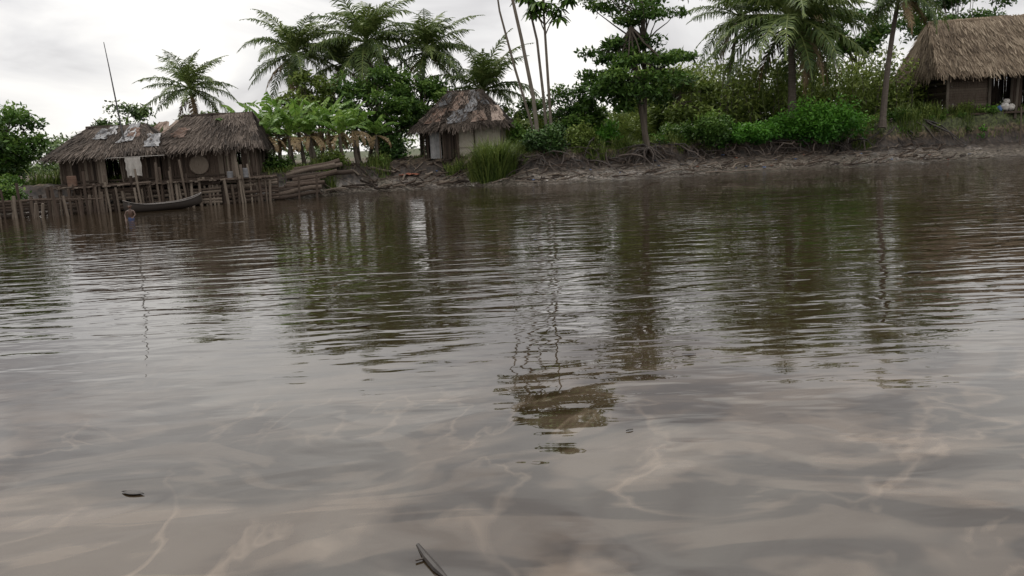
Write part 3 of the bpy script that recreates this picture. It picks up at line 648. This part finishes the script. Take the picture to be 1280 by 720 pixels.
def canoe(name, p0, p1, W, bow):
    p0 = np.array(p0, float); p1 = np.array(p1, float); mb = MB(); nL = 22; nS = 11
    t = np.linspace(0, 1, nL); ax = norm(p1-p0); sd = np.array([-ax[1], ax[0], 0])
    for off, rn in ((0, .4), (.05, .7)):
        G_ = np.zeros((nL, nS, 3))
        for i, tt in enumerate(t):
            w = (W/2-off)*max(.04, math.sin(math.pi*min(1, max(0, tt)))**.55); sh = .30+bow*(abs(2*tt-1)**3)
            bot = -.12+.25*abs(2*tt-1)**4+off
            for j, a in enumerate(np.linspace(-math.pi/2, math.pi/2, nS)):
                G_[i, j] = p0+(p1-p0)*tt+sd*w*math.sin(a)+np.array([0, 0, sh-(sh-bot)*math.cos(a)**.8 if abs(a) < 1.57 else sh])
        mb.grid(G_, rn)
        if off == 0: ed = G_
    mb.tube(ed[:, 0], .035, 5, .7); mb.tube(ed[:, -1], .035, 5, .7)
    for tt in (.3, .5, .7):
        c = p0+(p1-p0)*tt+np.array([0, 0, .25]); mb.box(c, (.18, W*.85, .03), rotm(0, 0, math.atan2(ax[1], ax[0])), .8)
    mb.obj(name, [M_canoe], smooth=True)
canoe('dugout_canoe', (-20.4, 41.4, .02), (-17.3, 44.2, .14), .85, .34)

# ------------------------------------------------------------ debris and roots
mb = MB()
for i in range(240):
    x_ = rng.uniform(-1, 33); w_ = np.interp(x_, WX, WW); y_ = shore(x_)+w_+rng.uniform(.2, 1.6); z_ = G(x_, y_)
    ex = x_+rng.normal()*1.5; ey = y_-rng.uniform(.4, 2.2); P = curve((x_, y_, z_+.05), (ex, ey, G(ex, ey)), 7, .14, rng.uniform(-.25, .1))
    mb.tube(P, np.linspace(.06, .015, 7)*rng.uniform(.4, 1.6), 5, rng.uniform(.05, .8), cap=False)
for i in range(26):
    a = rng.uniform(0, TAU); c = np.array([10.4, 57.2, 2.0]); ex = c[0]+math.cos(a)*rng.uniform(1, 2.6); ey = c[1]-abs(math.sin(a))*rng.uniform(1, 3)
    mb.tube(curve(c, (ex, ey, G(ex, ey)), 7, .12, -.2), np.linspace(.09, .02, 7), 6, rng.uniform(.1, .6), cap=False)
mb.obj('exposed_roots', [M_root])
mb = MB()
for i in range(560):
    x_ = rng.uniform(-13, 33) if i < 420 else rng.uniform(-13, -2); y_ = shore(x_)+rng.uniform(.6, 6.5); z_ = G(x_, y_); a = rng.normal()*.8; l_ = rng.uniform(.2, 1.5)*(1 if rng.uniform() < .9 else 2.2)
    ex, ey = x_+math.cos(a)*l_, y_+math.sin(a)*l_*.6
    mb.tube(curve((x_, y_, z_+.03), (ex, ey, G(ex, ey)+.06+rng.uniform(0, .25)), 4, .03), rng.uniform(.012, .055)*(1 if i < 420 else 1.6), 5, rng.uniform(.05, .95))
mb.obj('driftwood', [M_wood])
mb = MB()
for i in range(110):
    x_ = rng.uniform(-14, 36); y_ = shore(x_)+rng.uniform(.8, 6.5); z_ = G(x_, y_); s_ = rng.uniform(.04, .12)
    U, V = np.meshgrid(np.linspace(-1, 1, 4), np.linspace(-1, 1, 4), indexing='ij')
    P = np.stack([x_+U*s_, y_+V*s_, z_+.05+rng.uniform(0, .08, U.shape)], -1); mb.grid(P, .3, int(rng.choice([0, 1, 2, 3, 3])))
mb.obj('litter', [M_white, M_blue, M_orange, M_tarp])
mb = MB(); U, V = np.meshgrid(np.linspace(-.7, .7, 10), np.linspace(-.4, .4, 6), indexing='ij'); mb.grid(np.stack([U, V, .03+.1*np.cos(U*2)*np.cos(V*3)+rng.normal(size=U.shape)*.03], -1), .3)
mb.obj('faded_tarpaulin', [M_orange], None, loc=(-6.9, 55.6, G(-6.9, 55.6)))
mb = MB(); mb.tube([(-.64, 4.30, .0), (-.57, 4.13, .012), (-.50, 4.0, .01), (-.43, 3.9, .0)], [.012, .022, .024, .01], 8, .1); mb.tube([(-.57, 4.13, .01), (-.63, 4.10, .012)], .006, 5, .3)
mb.obj('floating_stick', [M_root])
def floating_leaf(x_, y_, s_, a):
    mb = MB(); R = rotm(0, 0, a); t = np.linspace(0, 1, 7)
    P = np.array([[(tt-.5)*s_, sgn*s_*.17*math.sin(math.pi*tt), .006+.006*abs(sgn)] for tt in t for sgn in (-1, 0, 1)]).reshape(7, 3, 3)@R.T
    mb.grid(P+[x_, y_, 0], .1); mb.obj('floating_leaf', [M_root])
floating_leaf(-2.8, 5.25, .2, -.3); floating_leaf(.9, 6.0, .07, .4); floating_leaf(-3.8, 13, .35, 0); floating_leaf(-2.1, 10.5, .25, .1)
floating_leaf(6.6, 12.5, .3, .2); floating_leaf(1.9, 8.2, .15, -.2)

# ------------------------------------------------------------ bathing person
pe = empty('bathing_person', (-17.6, 36.3, -.78), math.radians(20))
def skin(name, verts, edges, radii, mat, parent, root=0):
    me = bpy.data.meshes.new(name); me.from_pydata(verts, edges, []); o = bpy.data.objects.new(name, me); scene.collection.objects.link(o)
    o.parent = parent; me.materials.append(mat); sm = o.modifiers.new('skin', 'SKIN')
    for i, r_ in enumerate(radii):
        me.skin_vertices[0].data[i].radius = (r_, r_)
    me.skin_vertices[0].data[root].use_root = True; sm.use_smooth_shade = True
    ss = o.modifiers.new('sub', 'SUBSURF'); ss.levels = 2; ss.render_levels = 2; return o
V = [(0, 0, .74), (0, -.01, .88), (0, -.03, 1.02), (0, -.05, 1.14), (0, -.06, 1.22), (0, -.07, 1.28),
     (.15, -.05, 1.15), (.2, -.13, .97), (.13, -.30, .88), (.10, -.36, .87),
     (-.15, -.05, 1.15), (-.24, -.08, .97), (-.2, -.26, .82), (-.19, -.32, .80),
     (.08, 0, .68), (.10, -.02, .38), (.10, .02, .06), (.10, -.1, .03), (-.08, 0, .68), (-.10, -.02, .38), (-.10, .02, .06), (-.10, -.1, .03)]
E = [(0, 1), (1, 2), (2, 3), (3, 4), (4, 5), (3, 6), (6, 7), (7, 8), (8, 9), (3, 10), (10, 11), (11, 12), (12, 13), (0, 14), (14, 15), (15, 16), (16, 17), (0, 18), (18, 19), (19, 20), (20, 21)]
Rr = [.11, .10, .115, .10, .05, .045, .05, .036, .026, .022, .05, .036, .026, .022, .085, .055, .035, .025, .085, .055, .035, .025]
skin('body', V, E, Rr, M_skin, pe)
mb = MB(); nu, nv = 24, 16; u, v = np.meshgrid(np.linspace(0, TAU, nu+1), np.linspace(-math.pi/2, math.pi/2, nv), indexing='ij')
x = .078*np.cos(v)*np.sin(u); y = -.095*np.cos(v)*np.cos(u); z = .115*np.sin(v)
x = x*(1-.18*np.clip(-z/.115, 0, 1)); y = y-.028*np.exp(-((x/.016)**2+((z+.012)/.024)**2))*(y < 0)-.01*np.exp(-((x/.03)**2+((z+.052)/.01)**2))*(y < 0)+.010*np.exp(-(((abs(x)-.03)/.014)**2+((z-.012)/.012)**2))*(y < 0)
mb.grid(np.stack([x, y-.085, z+1.39], -1), .5)
for s in (-1, 1): mb.tube([(s*.076, -.08, 1.39), (s*.088, -.07, 1.39), (s*.092, -.062, 1.39)], [.026, .024, .01], 8, .4)
mb.obj('head', [M_skin], pe, smooth=True)
mb = MB()
v2 = np.linspace(.25, math.pi/2, 8); u2, v2 = np.meshgrid(np.linspace(0, TAU, 25), v2, indexing='ij'); v2 = v2-.55*np.clip(-np.cos(u2), 0, 1)*(1-(v2-.25)/1.32)
mb.grid(np.stack([.084*np.cos(v2)*np.sin(u2), -.1*np.cos(v2)*np.cos(u2)-.082, .122*np.sin(v2)+1.39], -1), .5); mb.obj('hair', [M_hair], pe, smooth=True)
mb = MB()
for s in (-1, 1):
    th = np.linspace(0, math.pi, 6); mb.tube(np.stack([s*.03+0*th, -.085-.083+0*th, 1.402+.009*np.cos(th)], 1), np.maximum(.011*np.sin(th), .001), 8, .5)
mb.obj('eyes', [M_eye], pe)
mb = MB()
for (wx_, wy_, wz_) in ((.10, -.36, .87), (-.19, -.32, .80)):
    s = 1 if wx_ > 0 else -1
    mb.tube([(wx_, wy_+.01, wz_), (wx_, wy_-.03, wz_), (wx_, wy_-.08, wz_-.01)], [.022, .034, .032], 8, .5)
    for f, ln in zip((-.024, -.008, .008, .024), (.055, .066, .07, .06)):
        mb.tube([(wx_+f, wy_-.07, wz_-.005), (wx_+f*1.15, wy_-.07-ln*.5, wz_-.012), (wx_+f*1.2, wy_-.07-ln, wz_-.035)], [.009, .0085, .006], 6, .5)
    mb.tube([(wx_-s*.02, wy_-.02, wz_), (wx_-s*.05, wy_-.05, wz_-.01), (wx_-s*.055, wy_-.08, wz_-.02)], [.011, .01, .007], 6, .5)
mb.obj('hands', [M_skin], pe, smooth=True)
mb = MB(); mb.tube([(0, 0, .86), (0, 0, .78), (0, 0, .68)], [.125, .135, .14], 14, .5)
for s in (-1, 1): mb.tube([(s*.085, 0, .7), (s*.1, -.01, .45)], [.1, .085], 12, .5)
mb.obj('shorts', [M_short], pe, smooth=True)

# ------------------------------------------------------------ world, sun, camera
w = bpy.data.worlds.new('World'); scene.world = w; w.use_nodes = True; N = w.node_tree.nodes; L = w.node_tree.links; N.clear()
out = N.new('ShaderNodeOutputWorld'); sky = N.new('ShaderNodeTexSky'); sky.sky_type = 'NISHITA'; sky.sun_disc = False
SE, SR = math.radians(48), math.radians(-35)
sky.sun_elevation = SE; sky.sun_rotation = SR
b1 = N.new('ShaderNodeBackground'); b1.inputs['Strength'].default_value = .1; L.new(sky.outputs[0], b1.inputs[0])
tc = N.new('ShaderNodeTexCoord'); mp = N.new('ShaderNodeMapping'); mp.inputs['Scale'].default_value = (1, 1, 2.4); mp.inputs['Location'].default_value = (3.1, 1.7, .4)
L.new(tc.outputs['Generated'], mp.inputs[0])
n1 = N.new('ShaderNodeTexNoise'); n1.inputs['Scale'].default_value = 3.4; n1.inputs['Detail'].default_value = 6; n1.inputs['Roughness'].default_value = .5; n1.inputs['Distortion'].default_value = .6; L.new(mp.outputs[0], n1.inputs['Vector'])
sp = N.new('ShaderNodeSeparateXYZ'); L.new(tc.outputs['Generated'], sp.inputs[0])
cl_ = ramp(N, [(.34, (.47, .455, .465)), (.47, (.77, .755, .75)), (.6, (1.0, .975, .94))]); L.new(n1.outputs['Fac'], cl_.inputs['Fac'])
mr = N.new('ShaderNodeMapRange'); mr.inputs['From Min'].default_value = .42; mr.inputs['From Max'].default_value = .85; mr.inputs['To Min'].default_value = 1.12; mr.inputs['To Max'].default_value = 2.5; L.new(sp.outputs['Z'], mr.inputs['Value'])
b2 = N.new('ShaderNodeBackground'); L.new(cl_.outputs[0], b2.inputs[0]); L.new(mr.outputs[0], b2.inputs['Strength'])
ms = N.new('ShaderNodeMixShader'); ms.inputs[0].default_value = .94; L.new(b1.outputs[0], ms.inputs[1]); L.new(b2.outputs[0], ms.inputs[2]); L.new(ms.outputs[0], out.inputs[0])
sd = bpy.data.lights.new('sun', 'SUN'); sd.energy = 1.4; sd.angle = math.radians(14); sd.color = (1, .96, .9)
so = bpy.data.objects.new('sun', sd); scene.collection.objects.link(so)
dirv = Vector((math.sin(SR)*math.cos(SE), math.cos(SR)*math.cos(SE), math.sin(SE)))
so.rotation_euler = dirv.to_track_quat('Z', 'Y').to_euler()

cam = bpy.data.cameras.new('camera'); co = bpy.data.objects.new('camera', cam); scene.collection.objects.link(co)
cam.sensor_width = 36; cam.lens = 27.2; cam.clip_end = 3000; cam.clip_start = .05
co.matrix_world = Matrix.Translation((0, 0, 2.3))@Matrix.Rotation(math.radians(79.9), 4, 'X')@Matrix.Rotation(math.radians(-2.86), 4, 'Z')
scene.camera = co
scene.view_settings.view_transform = 'Standard'; scene.view_settings.look = 'None'; scene.view_settings.exposure = 0
